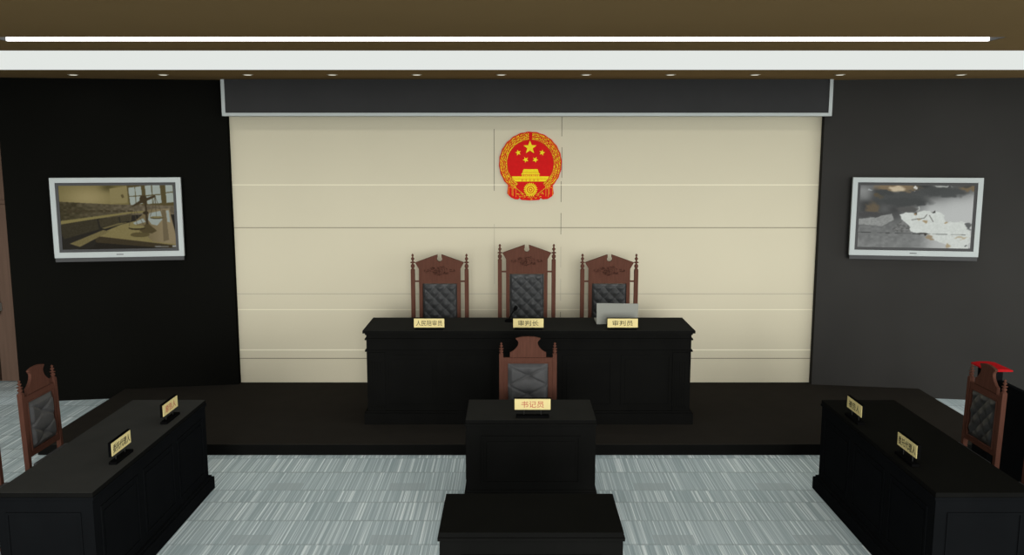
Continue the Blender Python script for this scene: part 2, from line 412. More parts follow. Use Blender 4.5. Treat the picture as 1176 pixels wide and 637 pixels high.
for i in range(22):
    a = 2 * PI * i / 22; cx, cz = E(279 + 48 * math.cos(a), 512 + 48 * math.sin(a)); grain(g, cx, cz, -a, 9 * s, 5 * s, M['gold'], y=-0.034)
g.build('gear', M['gold'], em)
g = MB()
for x0, x1, y0, y1 in ((100, 128, 492, 552), (136, 160, 496, 566), (404, 424, 496, 566), (432, 458, 492, 552)):
    for p, q in (((x0, y0), (x0, y1)), ((x1, y0 + 6), (x1, y1 + 6)), ((x0, y0), (x1, y0 + 6))):
        a, b = E(*p), E(*q); dx, dz = b[0] - a[0], b[1] - a[1]; ln = math.hypot(dx, dz); nx_, nz_ = -dz / ln * 2.2 * s, dx / ln * 2.2 * s
        g.prism([(a[0] - nx_, a[1] - nz_), (b[0] - nx_, b[1] - nz_), (b[0] + nx_, b[1] + nz_), (a[0] + nx_, a[1] + nz_)], -0.030, -0.024, m=M['gold_d'])
for i in range(34):      # the drapery folds under the gear
    px = 172 + i * 6.3; py = 556 + 30 * math.sin(PI * i / 33) - 30 + 14
    cx, cz = E(px, py + random.uniform(-10, 22)); grain(g, cx, cz, random.uniform(-0.8, 0.8) + (PI / 2 if i % 2 else 0), 9 * s, 2.4 * s, M['gold_d'] if i % 3 else M['gold'], y=-0.031)
for sx in (-1, 1):
    for k in range(14):
        cx, cz = E(279 + sx * (62 + k * 7.5), 545 - k * 6); grain(g, cx, cz, sx * 0.7, 9 * s, 3 * s, M['gold_d'] if k % 2 else M['gold'], y=-0.031)
g.build('ribbon_trim', M['gold_d'], em)

# ------------------------------------------------------------------ wall televisions
def inside(poly, X, Y):
    r = np.zeros(X.shape, bool); n = len(poly); j = n - 1
    for i in range(n):
        xi, yi = poly[i]; xj, yj = poly[j]
        cond = ((yi > Y) != (yj > Y)) & (X < (xj - xi) * (Y - yi) / ((yj - yi) if yj != yi else 1e-9) + xi)
        r ^= cond; j = i
    return r
def vnoise(X, Y, seed=0):
    rs = np.random.RandomState(seed); T = rs.rand(64, 64)
    xi, yi = np.floor(X).astype(int), np.floor(Y).astype(int); fx, fy = X - xi, Y - yi
    fx = fx * fx * (3 - 2 * fx); fy = fy * fy * (3 - 2 * fy)
    g_ = lambda a, b: T[a % 64, b % 64]
    return (g_(xi, yi) * (1-fx) + g_(xi+1, yi) * fx) * (1-fy) + (g_(xi, yi+1) * (1-fx) + g_(xi+1, yi+1) * fx) * fy

def soften(C, n):
    for _ in range(n):
        P_ = np.pad(C, ((1, 1), (1, 1), (0, 0)), mode='edge')
        C = (P_[:-2, 1:-1] + P_[2:, 1:-1] + P_[1:-1, :-2] + P_[1:-1, 2:] + 2 * P_[1:-1, 1:-1]) / 6.0
    return C
def courtroom_picture(X, Y):     # X 137..845, Y 110..515
    C = np.zeros(X.shape + (3,)); C[:] = (44, 41, 36)
    def P(poly, col, dith=0):
        k = inside(poly, X, Y); C[k] = col
        if dith: C[k] += (vnoise(X * 0.25, Y * 0.25, 5)[k] - 0.5)[:, None] * dith
    def Ln(x0, y0, x1, y1, wd, col):
        dx, dy = x1 - x0, y1 - y0; ll = math.hypot(dx, dy); nx, ny = -dy / ll * wd / 2, dx / ll * wd / 2
        P([(x0 - nx, y0 - ny), (x1 - nx, y1 - ny), (x1 + nx, y1 + ny), (x0 + nx, y0 + ny)], col)
    up = inside([(120, 100), (575, 100), (572, 238), (450, 232), (120, 212)], X, Y)
    gl = np.exp(-((X - 320) / 170) ** 2 - ((Y - 190) / 80) ** 2); dk = np.exp(-((X - 445) / 45) ** 2 - ((Y - 128) / 26) ** 2)
    col = np.stack([108 + 42 * gl - 40 * dk, 98 + 38 * gl - 36 * dk, 62 + 34 * gl - 26 * dk], -1); C[up] = col[up]
    P([(455, 135), (565, 118), (560, 225), (455, 228)], (134, 122, 84)); P([(520, 175), (535, 170), (542, 190), (528, 195)], (88, 78, 52))
    P([(560, 112), (860, 100), (860, 250), (570, 252)], (84, 74, 48))
    for q in (((570,130),(608,126),(609,180),(572,182)), ((612,126),(648,121),(651,177),(613,180)), ((573,187),(609,185),(610,235),(577,239)), ((613,185),(650,183),(654,231),(613,234)),
              ((672,118),(711,113),(712,174),(675,178)), ((717,112),(764,107),(768,170),(718,173)), ((677,184),(712,181),(713,231),(682,233)), ((718,179),(768,176),(771,227),(718,230)),
              ((798,112),(843,107),(844,155),(800,160)), ((800,166),(845,161),(848,222),(801,226))): P(q, (156, 163, 156))
    k = inside([(120, 212), (450, 232), (860, 245), (860, 300), (600, 300), (120, 345)], X, Y)
    n = vnoise(X / 16, Y / 11, 2); rr = np.clip((X - 150) / 500, 0, 1)
    col = np.stack([66 + 36 * rr + (n - .5) * 30, 60 + 32 * rr + (n - .5) * 28, 43 + 32 * rr + (n - .5) * 24], -1); C[k] = col[k]
    for i in range(9): P([(190 + i*46, 262 + i), (222 + i*46, 264 + i), (222 + i*46, 282), (190 + i*46, 280)], (68, 60, 44), 14)
    P([(120, 336), (560, 282), (700, 272), (700, 284), (560, 292), (120, 358)], (126, 115, 74))
    P([(120, 358), (365, 325), (376, 388), (160, 445)], (58, 53, 41), 12); P([(375, 326), (498, 306), (504, 350), (386, 376)], (64, 58, 44), 12); P([(504, 306), (578, 296), (580, 334), (510, 346)], (66, 60, 46), 10)
    P([(345, 428), (505, 362), (600, 338), (680, 272), (815, 262), (862, 498)], (126, 114, 76), 10)
    kk = inside([(600, 338), (690, 268), (815, 262), (860, 490), (700, 470), (640, 400)], X, Y); C[kk] = (np.array((112, 99, 72)) + np.clip((X[kk] - 660) / 130, 0, 1)[:, None] * np.array((24, 22, 22)))
    P([(585, 350), (650, 322), (665, 345), (600, 362)], (148, 154, 148)); P([(690, 290), (760, 276), (770, 330), (735, 368), (700, 360), (680, 330)], (150, 156, 150))
    P([(795, 275), (812, 272), (818, 350), (800, 345)], (150, 156, 150)); P([(770, 268), (792, 270), (805, 460), (770, 470)], (106, 94, 72))
    P([(345, 428), (862, 498), (862, 520), (350, 470)], (62, 54, 40), 8); P([(345, 428), (350, 470), (330, 500), (240, 520), (862, 540), (862, 520), (350, 470)], (40, 37, 32))
    P([(190, 475), (400, 392), (438, 402), (250, 496)], (112, 101, 68), 14); P([(390, 380), (500, 350), (560, 345), (410, 385)], (104, 94, 64))
    ell = lambda cx, cy, rx, ry: [(cx + rx * math.cos(a * PI / 12), cy + ry * math.sin(a * PI / 12)) for a in range(24)]
    P(ell(625, 425, 60, 16), (86, 76, 50)); P([(664, 200), (675, 200), (682, 362), (665, 362)], (64, 55, 40))
    P([(662, 358), (684, 358), (732, 402), (700, 418), (650, 414), (622, 400)], (78, 68, 46)); P(ell(668, 288, 18, 11), (56, 48, 36))
    P([(580, 246), (640, 208), (732, 176), (738, 188), (672, 216), (590, 250)], (66, 56, 40)); P(ell(658, 203, 24, 24), (64, 54, 38)); P([(648, 176), (660, 186), (668, 172), (672, 190), (640, 190)], (64, 54, 38))
    for q in ((732, 186, 694, 312), (732, 186, 775, 312), (732, 186, 733, 312), (592, 246, 560, 372), (596, 246, 655, 372), (594, 246, 612, 372)): Ln(*q, 3.0, (84, 76, 58))
    P(ell(735, 318, 43, 9), (74, 65, 44)); P(ell(735, 315, 40, 5), (124, 114, 80)); P(ell(608, 382, 52, 13), (58, 50, 36)); P(ell(608, 376, 50, 9), (128, 118, 78))
    P([(712, 498), (800, 500), (800, 505), (712, 503)], (130, 130, 128)); P([(822, 496), (856, 497), (856, 507), (822, 506)], (150, 150, 148)); P([(172, 512), (240, 511), (240, 517), (172, 518)], (96, 96, 94))
    C = soften(C, 2) * np.array([0.93, 0.94, 0.93])
    C += (np.random.RandomState(1).rand(*X.shape)[..., None] - .5) * 6
    return C

def ink_picture(X, Y):           # X 140..845, Y 105..515
    n = vnoise(X / 60, Y / 38, 9); n2 = vnoise(X / 18, Y / 13, 4); n3 = vnoise(X / 9, Y / 7, 8)
    wob = (n2 - .5) * 26
    C = np.zeros(X.shape + (3,))
    g0 = 78 + (n - .5) * 34
    lightr = 1 / (1 + np.exp(-((Y - 215) + (X - 560) * 0.22) / 22.0)); lightr = lightr * (X > 380) * np.clip((X - 380) / 200, 0, 1)
    g0 = g0 * (1 - lightr) + 182 * lightr
    tl = np.exp(-((X - 165) / 60) ** 2 - ((Y - 140) / 60) ** 2); g0 = g0 + 50 * tl
    low = 1 / (1 + np.exp(-(Y - 345) / 12.0)) / (1 + np.exp((X - 560) / 45.0)); g0 = g0 * (1 - low) + (112 + (n2 - .5) * 20 + (Y - 345) * 0.06) * low
    C[:] = g0[..., None] * np.array([0.985, 1.0, 0.985])
    def B(cx, cy, rx, ry, col, amt=1.0, soft=0.25):
        d = np.sqrt(((X + wob - cx) / rx) ** 2 + ((Y + wob * .7 - cy) / ry) ** 2)
        k = (np.clip((1 + soft - d) / (2 * soft), 0, 1) * amt)[..., None]
        C[:] = C * (1 - k) + np.array(col) * k
    B(285, 150, 52, 22, (70, 71, 70)); B(370, 128, 130, 26, (124, 108, 84), .9); B(372, 138, 44, 20, (186, 172, 146)); B(275, 178, 38, 16, (98, 84, 60)); B(225, 262, 40, 40, (104, 92, 74), .8)
    B(400, 190, 150, 34, (74, 76, 75)); B(420, 218, 150, 26, (70, 72, 71)); B(300, 160, 50, 16, (68, 70, 69)); B(650, 155, 150, 30, (72, 74, 73), .9); B(800, 128, 50, 18, (112, 98, 76), .9); B(790, 118, 28, 9, (74, 74, 70))
    B(640, 114, 50, 7, (152, 155, 150)); B(482, 126, 8, 10, (205, 206, 200)); B(480, 150, 5, 4, (150, 150, 148)); B(200, 140, 14, 3, (160, 165, 165)); B(440, 262, 60, 18, (86, 86, 84)); B(200, 300, 90, 16, (74, 74, 73))
    def Pg(poly, col, wobk=1.0, shade=0.0):
        k = inside(poly, X + wob * wobk * .6, Y + wob * wobk * .5)
        C[k] = np.array(col) + ((n3[k] - .5) * shade)[:, None]
    Pg([(140, 330), (240, 318), (345, 290), (360, 330), (290, 372), (140, 360)], (138, 140, 137), .6, 18)
    Pg([(350, 400), (390, 350), (430, 330), (470, 400), (440, 412)], (104, 105, 103), .6, 50)
    Pg([(398, 300), (430, 284), (500, 286), (560, 272), (640, 280), (665, 300), (672, 345), (760, 335), (800, 345), (800, 380), (825, 395), (822, 515), (720, 512), (680, 480), (610, 455), (600, 432), (520, 415), (470, 405), (455, 365), (412, 330)], (198, 203, 197), 1, 14)
    B(488, 288, 12, 9, (70, 64, 54)); B(484, 291, 6, 5, (176, 146, 108)); B(507, 258, 5, 16, (190, 194, 188)); B(600, 278, 16, 6, (62, 62, 60)); B(548, 418, 36, 5, (70, 68, 64)); B(585, 440, 22, 12, (146, 130, 104), .9)
    B(556, 340, 12, 9, (150, 128, 94), .8); B(520, 330, 12, 6, (160, 138, 104), .7); B(676, 345, 12, 8, (158, 134, 98), .8); B(775, 440, 42, 8, (170, 158, 132), .8); B(692, 490, 14, 14, (156, 138, 106), .8); B(815, 365, 16, 22, (96, 98, 97)); B(812, 495, 8, 8, (90, 92, 92))
    for a, b, c2, d2 in ((470, 330, 545, 318), (545, 318, 560, 296), (575, 300, 600, 340)):
        dx, dy = c2 - a, d2 - b; ll = math.hypot(dx, dy); tt = np.clip(((X - a) * dx + (Y - b) * dy) / ll ** 2, 0, 1)
        k = np.hypot(X - a - tt * dx, Y - b - tt * dy) < 2.6; C[k] = (112, 112, 108)
    for x0, x1 in ((140, 225), (262, 340), (372, 470), (480, 560), (600, 690), (712, 800)):
        k = (np.abs(Y - 412 - (X - 140) * .014) < 1.6) & (X > x0) & (X < x1); C[k] *= 0.5
    C = soften(C, 2)
    C += (np.random.RandomState(2).rand(*X.shape)[..., None] - .5) * 6
    return C

def make_tv(name, label, loc, rz, wdt, hgt, pic, x0, x1, y0, y1, sm):
    t = thing(name, label, 'television', loc, rz)
    a = wdt / 2; bz = 0.052
    MB().box(-a + 0.05, a - 0.05, 0.03, 0.085, -hgt + 0.06, -0.06, 0.01).build('back_shell', M['silver_d'], t)
    MB().box(-a, a, 0.0, 0.04, -bz, 0, 0.006).box(-a, a, 0.0, 0.04, -hgt, -hgt + 0.058, 0.006).box(-a, -a + bz, 0.0, 0.04, -hgt + 0.05, -bz + 0.006, 0.004).box(a - bz, a, 0.0, 0.04, -hgt + 0.05, -bz + 0.006, 0.004).build('frame', M['silver'], t)
    MB().box(-a + 0.006, a - 0.006, 0.006, 0.045, -hgt - 0.042, -hgt + 0.002, 0.004).build('lower_bezel', M['silver_d'], t)
    MB().frame(-a + bz - 0.001, a - bz + 0.001, -hgt + 0.057, -bz + 0.001, 0.030, 0.010, 0.03).build('inner_bezel', M['silver_d'], t)
    MB().box(-0.035, 0.035, -0.001, 0.003, -hgt + 0.026, -hgt + 0.034).build('maker_mark', M['silver_d'], t)
    nx, nz = 330, 190; sx0, sx1, sz0, sz1 = -a + bz + 0.02, a - bz - 0.02, -hgt + 0.08, -bz - 0.02
    U, V = np.meshgrid(np.arange(nx + 1) / nx, np.arange(nz + 1) / nz)
    C = np.clip(pic(x0 + (x1 - x0) * U, y1 + (y0 - y1) * V), 0, 255) / 255.0
    C = np.where(C <= 0.04045, C / 12.92, ((C + 0.055) / 1.055) ** 2.4)
    co = np.stack([sx0 + (sx1 - sx0) * U, np.full(U.shape, 0.016), sz0 + (sz1 - sz0) * V], -1).reshape(-1, 3)
    idx = np.arange((nx + 1) * (nz + 1)).reshape(nz + 1, nx + 1)
    faces = np.stack([idx[:-1, :-1], idx[:-1, 1:], idx[1:, 1:], idx[1:, :-1]], -1).reshape(-1, 4)
    me = bpy.data.meshes.new('picture'); me.from_pydata(co.tolist(), [], faces.tolist())
    at = me.color_attributes.new('picture', 'FLOAT_COLOR', 'POINT')
    at.data.foreach_set('color', np.concatenate([C.reshape(-1, 3), np.ones((C.shape[0] * C.shape[1], 1))], 1).astype(np.float32).ravel())
    me.materials.append(sm); o = bpy.data.objects.new('picture', me); COL.objects.link(o); o.parent = t
    return t
ang = math.atan(SL)
def tv_at(ul, ur, vt, vb, off, sgn):
    """television on the slanted wall: outer left/right edge columns of the photo"""
    def hit(u):   # u -> X on the plane Y = A + B*X
        A, B = (9.50 - off - WX0 * SL, SL) if sgn < 0 else (9.50 - off + WX1 * SL, -SL)
        k = (u - 588) / F_PX; h_ = 0.72 * math.sin(PITCH)
        X = k * (A * math.cos(PITCH) + h_) / (1 - k * B * math.cos(PITCH)); return X, A + B * X
    return hit(ul), hit(ur)
(xl, yl), (xr, yr) = tv_at(59.3, 209.4, 0, 0, 0.10, -1)
W_ = math.hypot(xr - xl, yr - yl); mx_, my_ = (xl + xr) / 2, (yl + yr) / 2
zt_ = zy(203.9, my_); hh = zt_ - zy(295.2, my_)
make_tv('wall_television', 'silver framed television on the black left wall showing scales of justice in a courtroom', (mx_, my_, zt_), ang, W_, hh, courtroom_picture, 140, 852, 110, 516, screen_mat('courtroom_picture'))
(xl, yl), (xr, yr) = tv_at(977.4, 1126.8, 0, 0, 0.10, 1)
W_ = math.hypot(xr - xl, yr - yl); mx_, my_ = (xl + xr) / 2, (yl + yr) / 2
zt_ = zy(203.9, my_); hh = zt_ - zy(294.0, my_)
make_tv('wall_television', 'silver framed television on the grey right wall showing a black and white ink landscape', (mx_, my_, zt_), -ang, W_, hh, ink_picture, 140, 838, 107, 512, screen_mat('ink_picture'))

# ------------------------------------------------------------------ desks
def make_desk(name, label, cat, loc, rz, W, D, H, top_m, body_m, panels, side_panel=True, plinth=0.115, over=0.025, back_in=0.06, cornice=False, plinth_out=0.02):
    """front faces local -y; origin under the middle of the FRONT edge of the top"""
    t = thing(name, label, cat, loc, rz)
    a = W / 2; tt = 0.028
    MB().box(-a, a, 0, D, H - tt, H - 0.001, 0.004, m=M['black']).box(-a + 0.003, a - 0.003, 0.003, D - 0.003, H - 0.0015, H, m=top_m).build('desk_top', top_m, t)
    b0, b1, f0, f1 = -a + over, a - over, over, D - back_in
    MB().box(b0, b1, f0, f1, plinth, H - tt).build('carcass', body_m, t)
    p = MB().box(b0 - plinth_out, b1 + plinth_out, f0 - plinth_out, f1, 0, plinth - 0.018, 0.003)
    p.box(b0 - plinth_out * .55, b1 + plinth_out * .55, f0 - plinth_out * .55, f1, plinth - 0.018, plinth, 0.003); p.build('plinth', body_m, t)
    m_ = MB().box(b0 - 0.010, b1 + 0.010, f0 - 0.010, f1, H - tt - 0.018, H - tt, 0.003)
    if cornice: m_.box(b0 - 0.014, b1 + 0.014, f0 - 0.014, f1, H - 0.095, H - 0.080, 0.003).box(b0 - 0.014, b1 + 0.014, f0 - 0.014, f1, H - 0.205, H - 0.190, 0.003)
    m_.build('moulding', body_m, t)
    zt0, zb0 = H - (0.235 if cornice else 0.12), plinth + 0.05
    st = 0.085 if panels > 1 else 0.11
    end = 0.19 if cornice else st
    pw = (b1 - b0 - 2 * end - (panels - 1) * st) / panels
    for i in range(panels):
        x0 = b0 + end + i * (pw + st)
        q = MB().frame(x0, x0 + pw, zb0, zt0, 0.014, f0 - 0.007, f0)
        q.box(x0 + 0.04, x0 + pw - 0.04, f0 - 0.005, f0, zb0 + 0.04, zt0 - 0.04, 0.002); q.build('front_panel', body_m, t)
    if cornice:
        for sx in (b0 + 0.02, b1 - 0.17):
            q = MB().box(sx, sx + 0.15, f0 - 0.010, f0, plinth, H - 0.21, 0.002)
            for k in range(5): q.box(sx + 0.018 + k * 0.024, sx + 0.032 + k * 0.024, f0 - 0.014, f0 - 0.009, plinth + 0.05, H - 0.30, 0.002)
            for k in range(6): q.box(sx + 0.01 + k * 0.023, sx + 0.022 + k * 0.023, f0 - 0.018, f0 - 0.009, plinth + 0.02, plinth + 0.045, 0.002)
            q.build('pilaster', body_m, t)
    if side_panel:
        for sx in (-1, 1):
            q = MB(); xs = b0 if sx < 0 else b1; xa, xb = (xs - 0.007, xs) if sx < 0 else (xs, xs + 0.007)
            y0_, y1_ = f0 + 0.07, f1 - 0.05; w_ = 0.014
            q.box(xa, xb, y0_, y1_, zt0 - w_, zt0).box(xa, xb, y0_, y1_, zb0, zb0 + w_).box(xa, xb, y0_, y0_ + w_, zb0 + w_, zt0 - w_).box(xa, xb, y1_ - w_, y1_, zb0 + w_, zt0 - w_)
            q.build('side_panel', body_m, t)
    return t
BY = 8.06
make_desk('judges_bench', 'long black panelled judges bench standing on the dais', 'bench', (0.157, BY, DAIS), 0, 3.09, 0.65, 0.90, M['top_lit'], M['black'], 5, plinth=0.127, cornice=True, back_in=0.14, over=0.030, plinth_out=0.03)
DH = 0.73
make_desk('clerk_desk', 'small black clerk desk with a red lettered nameplate, before the dais', 'desk', (0.137, 6.20, 0), 0, 0.95, 0.53, DH, M['top_lit'], M['black'], 1, over=0.004, plinth=0.20, plinth_out=0.014, back_in=0.03)
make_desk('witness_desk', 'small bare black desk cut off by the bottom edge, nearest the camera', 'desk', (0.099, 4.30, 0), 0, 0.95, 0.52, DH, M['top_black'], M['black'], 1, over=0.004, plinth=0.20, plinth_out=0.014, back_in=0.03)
make_desk('side_desk', 'long black party desk with a grey sheen painted on its top, on the left side', 'desk', (-2.395, (4.83 + 6.72) / 2, 0), PI / 2, 1.89, 0.57, DH, M['top_sheen'], M['blackblue'], 3, over=0.006, back_in=0.012, plinth_out=0.035)
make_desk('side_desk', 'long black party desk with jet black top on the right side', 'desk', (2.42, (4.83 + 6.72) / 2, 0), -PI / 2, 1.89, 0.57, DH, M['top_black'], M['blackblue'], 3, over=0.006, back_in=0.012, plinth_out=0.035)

# ------------------------------------------------------------------ chairs
def arc(cx, cz, r, a0, a1, n=8): return [(cx + r * math.cos(a0 + (a1 - a0) * i / n), cz + r * math.sin(a0 + (a1 - a0) * i / n)) for i in range(n + 1)]
def tuft(u, v, nu, nv, depth):
    """diamond quilting: domes between diagonal creases"""
    p, q = (u * nu + v * nv), (u * nu - v * nv)
    a, b = abs(p - round(p)), abs(q - round(q))
    return depth * (min(a, 0.5) * 2) ** 0.5 * (min(b, 0.5) * 2) ** 0.5

def finial_profile(z0, h, r):
    P = ((1.0, 0), (1.0, .05), (.62, .08), (.62, .12), (.98, .19), (1.0, .26), (.8, .33), (.42, .37), (.42, .40), (1.15, .44), (1.15, .48), (.40, .52), (.36, .57), (.80, .66), (.80, .71), (.34, .78), (.30, .82), (.62, .88), (.45, .94), (.05, 1.0))
    return [(r * a, z0 + h * b) for a, b in P]

def seat_and_legs(t, hw, zs, dep, wood, pad, lean):
    MB().box(-hw, hw, -dep, -0.02, zs - 0.09, zs - 0.03, 0.006).build('seat_frame', wood, t)
    o = MB().box(-hw + 0.01, hw - 0.01, -dep + 0.01, -0.03, zs - 0.03, zs + 0.045, 0.022, seg=3).build('seat', pad, t)
    for sx in (-1, 1):
        MB().lathe([(0.016, 0.0), (0.020, 0.03), (0.013, 0.06), (0.019, 0.12), (0.022, zs * .5), (0.017, zs - .14), (0.024, zs - .12), (0.024, zs - 0.09)], cx=sx * (hw - 0.03), cy=-dep + 0.035, seg=12).build('leg', wood, t)
    MB().box(-hw + 0.03, hw - 0.03, -dep + 0.028, -dep + 0.044, 0.16, 0.185).build('stretcher', wood, t)
    for sx in (-1, 1): MB().box(sx * (hw - 0.03) - 0.008, sx * (hw - 0.03) + 0.008, -dep + 0.04, -0.015, 0.20, 0.225).build('stretcher', wood, t)

def make_throne(label, loc, Ht):
    t = thing('judge_chair', label, 'chair', loc, 0, None)
    w, pd = M['wood'], M['leather_d']; hx = 0.2785; zt = Ht
    for sx in (-1, 1):
        p = MB().box(sx * hx - 0.021, sx * hx + 0.021, -0.021, 0.021, 0.0, zt - 0.172, 0.004).build('post', w, t)
        MB().lathe(finial_profile(zt - 0.172, 0.172, 0.0215), cx=sx * hx, seg=14).build('finial', w, p)
    # broken pediment crest
    a = 0.215; top = zt - 0.009; cz = top - 0.046; r = 0.027
    pts = [(-a, zt - 0.311), (a, zt - 0.311), (a, zt - 0.158), (0.253, zt - 0.092), (0.021, top)]
    pts += arc(0, cz, r, math.radians(38), -PI - math.radians(38), 18)
    pts += [(-0.021, top), (-0.253, zt - 0.092), (-a, zt - 0.158)]
    cr = MB().prism(pts, -0.018, 0.016).build('crest', w, t)
    cv = MB(); random.seed(11)
    cv.prism([(0.178 * math.cos(k * PI / 16), zt - 0.178 + 0.036 * math.sin(k * PI / 16) * abs(math.sin(k * PI / 16)) ** 0.5) for k in range(32)], -0.0195, -0.017, m=M['wood'])
    for i in range(110):
        x = random.gauss(0, 0.075); x = max(-0.155, min(0.155, x)); zz = random.uniform(-1, 1) * 0.046 * math.exp(-(x / 0.12) ** 2) + (0.008 * math.sin(x * 60))
        an = random.uniform(0, PI); l_, w_ = random.uniform(0.006, 0.013), random.uniform(0.002, 0.004)
        ca, sa = math.cos(an), math.sin(an); zz += zt - 0.178
        cv.prism([(x + p[0] * ca - p[1] * sa, zz + p[0] * sa + p[1] * ca) for p in ((-l_, 0), (0, -w_), (l_, 0), (0, w_))], -0.0195 - random.uniform(0.003, 0.008), -0.018, m=M['carve'])
    cv.build('carving', M['carve'], cr)
    zb = 0.62
    for sx in (-1, 1):
        MB().box(min(sx * 0.215, sx * 0.178), max(sx * 0.215, sx * 0.178), -0.018, 0.016, zb - 0.06, zt - 0.311, 0.003).build('stile', w, t)
        MB().box(min(sx * 0.215, sx * 0.262), max(sx * 0.215, sx * 0.262), -0.008, 0.008, zt - 0.297, zt - 0.281, 0.002).build('rung', w, t)
        MB().box(min(sx * 0.215, sx * 0.262), max(sx * 0.215, sx * 0.262), -0.008, 0.008, zb - 0.03, zb - 0.014, 0.002).build('rung', w, t)
    MB().box(-0.178, 0.178, -0.018, 0.016, zb - 0.06, zb, 0.003).build('lower_rail', w, t)
    ph = zt - 0.315 - zb; nv = ph / 0.118
    grid_mesh('backrest', 66, 90, lambda u, v: (-0.176 + 0.352 * u, -0.008 - 0.012 * min(1, 14 * min(u, 1 - u)) - tuft(u - .5, v, 3.0, nv, 0.026) * min(1, 14 * min(u, 1 - u, v, 1 - v)), zb + ph * v), pd, t, back=0.02)
    seat_and_legs(t, 0.27, 0.47, 0.44, w, pd, 0)
    return t

def make_side_chair(label, loc, rz, pad, diamonds):
    t = thing('carved_chair', label, 'chair', loc, rz, None)
    w = M['wood']; hx = 0.222; zt = 1.085
    L_ = lambda p: (p[0], p[1] + max(0.0, p[2] - 0.45) * 0.03, p[2])
    for sx in (-1, 1):
        p = MB().box(sx * hx - 0.017, sx * hx + 0.017, -0.017, 0.017, 0.0, 0.45).box(sx * hx - 0.0169, sx * hx + 0.0169, -0.0169, 0.0169, 0.45, zt - 0.097).build('post', w, t, warp=L_)
        MB().lathe(finial_profile(zt - 0.097, 0.097, 0.0175), cx=sx * hx, seg=14).build('finial', w, p, warp=L_)
    z0 = zt - 0.128
    pts = [(-0.150, z0), (0.150, z0), (0.150, z0 + 0.043)]
    pts += [(x_, z0 + z_) for x_, z_ in ((0.134, 0.051), (0.118, 0.062), (0.104, 0.075), (0.0935, 0.088), (0.085, 0.101), (0.081, 0.114), (0.080, 0.130), (0.088, 0.144), (0.103, 0.158), (0.100, 0.163), (0.085, 0.167), (0.045, 0.175), (0.0, 0.177))]
    full = pts + [(-x, z) for x, z in pts[::-1] if x > 0 and (x, z) != (0.150, z0)]
    cr = MB().prism(full, -0.010, 0.012, bevel=0.0).build('crest', w, t, warp=L_)
    e = MB().prism([(-0.150, z0 - 0.002), (0.150, z0 - 0.002), (0.150, z0 + 0.003), (-0.150, z0 + 0.003)], -0.013, -0.009).build('bead', M['carve'], cr, warp=L_)
    zp1, zp0 = zt - 0.175, zt - 0.520
    MB().box(-0.206, 0.206, -0.012, 0.012, zp1, z0, 0.002).build('top_rail', w, t, warp=L_)
    MB().box(-0.206, 0.206, -0.012, 0.012, zp0 - 0.045, zp0, 0.002).build('lower_rail', w, t, warp=L_)
    for sx in (-1, 1): MB().box(min(sx * 0.205, sx * 0.168), max(sx * 0.205, sx * 0.168), -0.012, 0.012, zp0 - 0.001, zp1 + 0.001, 0.002).build('stile', w, t, warp=L_)
    MB().frame(-0.176, 0.176, zp0 - 0.008, zp1 + 0.008, 0.009, -0.018, -0.011).build('bead_frame', w, t, warp=L_)
    def fn(u, v):
        ed = min(1, 10 * min(u, 1 - u, v, 1 - v))
        if diamonds: y = -0.004 - 0.008 * ed - tuft(u - .5, v, 2.5, 2.6, 0.018) * ed
        else:
            bt = 0
            for bx, bz in ((0.5, 0.70), (0.5, 0.24), (0.0, 0.47), (1.0, 0.47), (0.0, 0.95), (1.0, .95), (0, 0), (1, 0)):
                bt += math.exp(-((u - bx) ** 2 + (v - bz) ** 2) / 0.010)
            du = abs(u - .5) * 2
            def crease(v0, v1): d_ = v - (v0 + (v1 - v0) * du); return math.exp(-(d_ / 0.028) ** 2)
            cre = crease(0.70, 0.47) + crease(0.70, 0.95) + crease(0.24, 0.47) + crease(0.24, 0.0)
            y = -0.006 - ed * (0.026 - 0.018 * min(1, bt) - 0.009 * min(1, cre))
        z = zp0 + (zp1 - zp0) * v
        return (-0.168 + 0.336 * u, y + max(0, z - .45) * .03, z)
    grid_mesh('backrest', 60, 60, fn, pad, t, back=0.012)
    seat_and_legs(t, 0.235, 0.44, 0.42, w, pad, 0)
    return t

TY = 9.10
make_throne('tall carved judge chair behind the nameplate 人民陪审员, left of three', (-0.749, TY, DAIS), 1.497)
make_throne('tallest carved judge chair, in the middle beneath the emblem', (0.153, TY, DAIS), 1.598)
make_throne('tall carved judge chair partly hidden by the grey laptop, right of three', (1.008, TY, DAIS), 1.497)
make_side_chair('carved brown chair behind the small clerk desk', (0.133, 7.175, 0), 0, M['leather'], False)
cl = make_side_chair('carved brown chair at the far end of the left desk', (-3.40, 6.20, 0), PI / 2, M['leather'], False)
dup(cl, (-3.40, 5.41, 0), PI / 2, 'carved brown chair at the left desk, only its post showing at the frame edge')
cr_ = make_side_chair('carved brown chair with dark diamond quilted back at the far end of the right desk', (3.415, 6.225, 0), -PI / 2, M['leather_d'], True)
dup(cr_, (3.415, 5.42, 0), -PI / 2, 'carved brown chair at the right desk, only its post showing at the frame edge')

# ------------------------------------------------------------------ dock behind the right chair
t = thing('dock_barrier', 'waist high blue black barrier with a red capped end post behind the right chair', 'barrier', (3.97, 7.17, 0))
MB().box(-0.04, 0.04, -0.12, 0.12, 0, 0.872, 0.003).build('post', M['blackblue'], t)
MB().prism([(-0.085, 0.872), (0.115, 0.872), (0.115, 0.884), (0.06, 0.893), (-0.03, 0.893), (-0.085, 0.884)], -0.13, 0.15).build('cap', M['redtop'], t)
MB().box(0.0, 0.04, -2.6, -0.12, 0, 0.80, 0.003).build('panel', M['blackblue'], t)

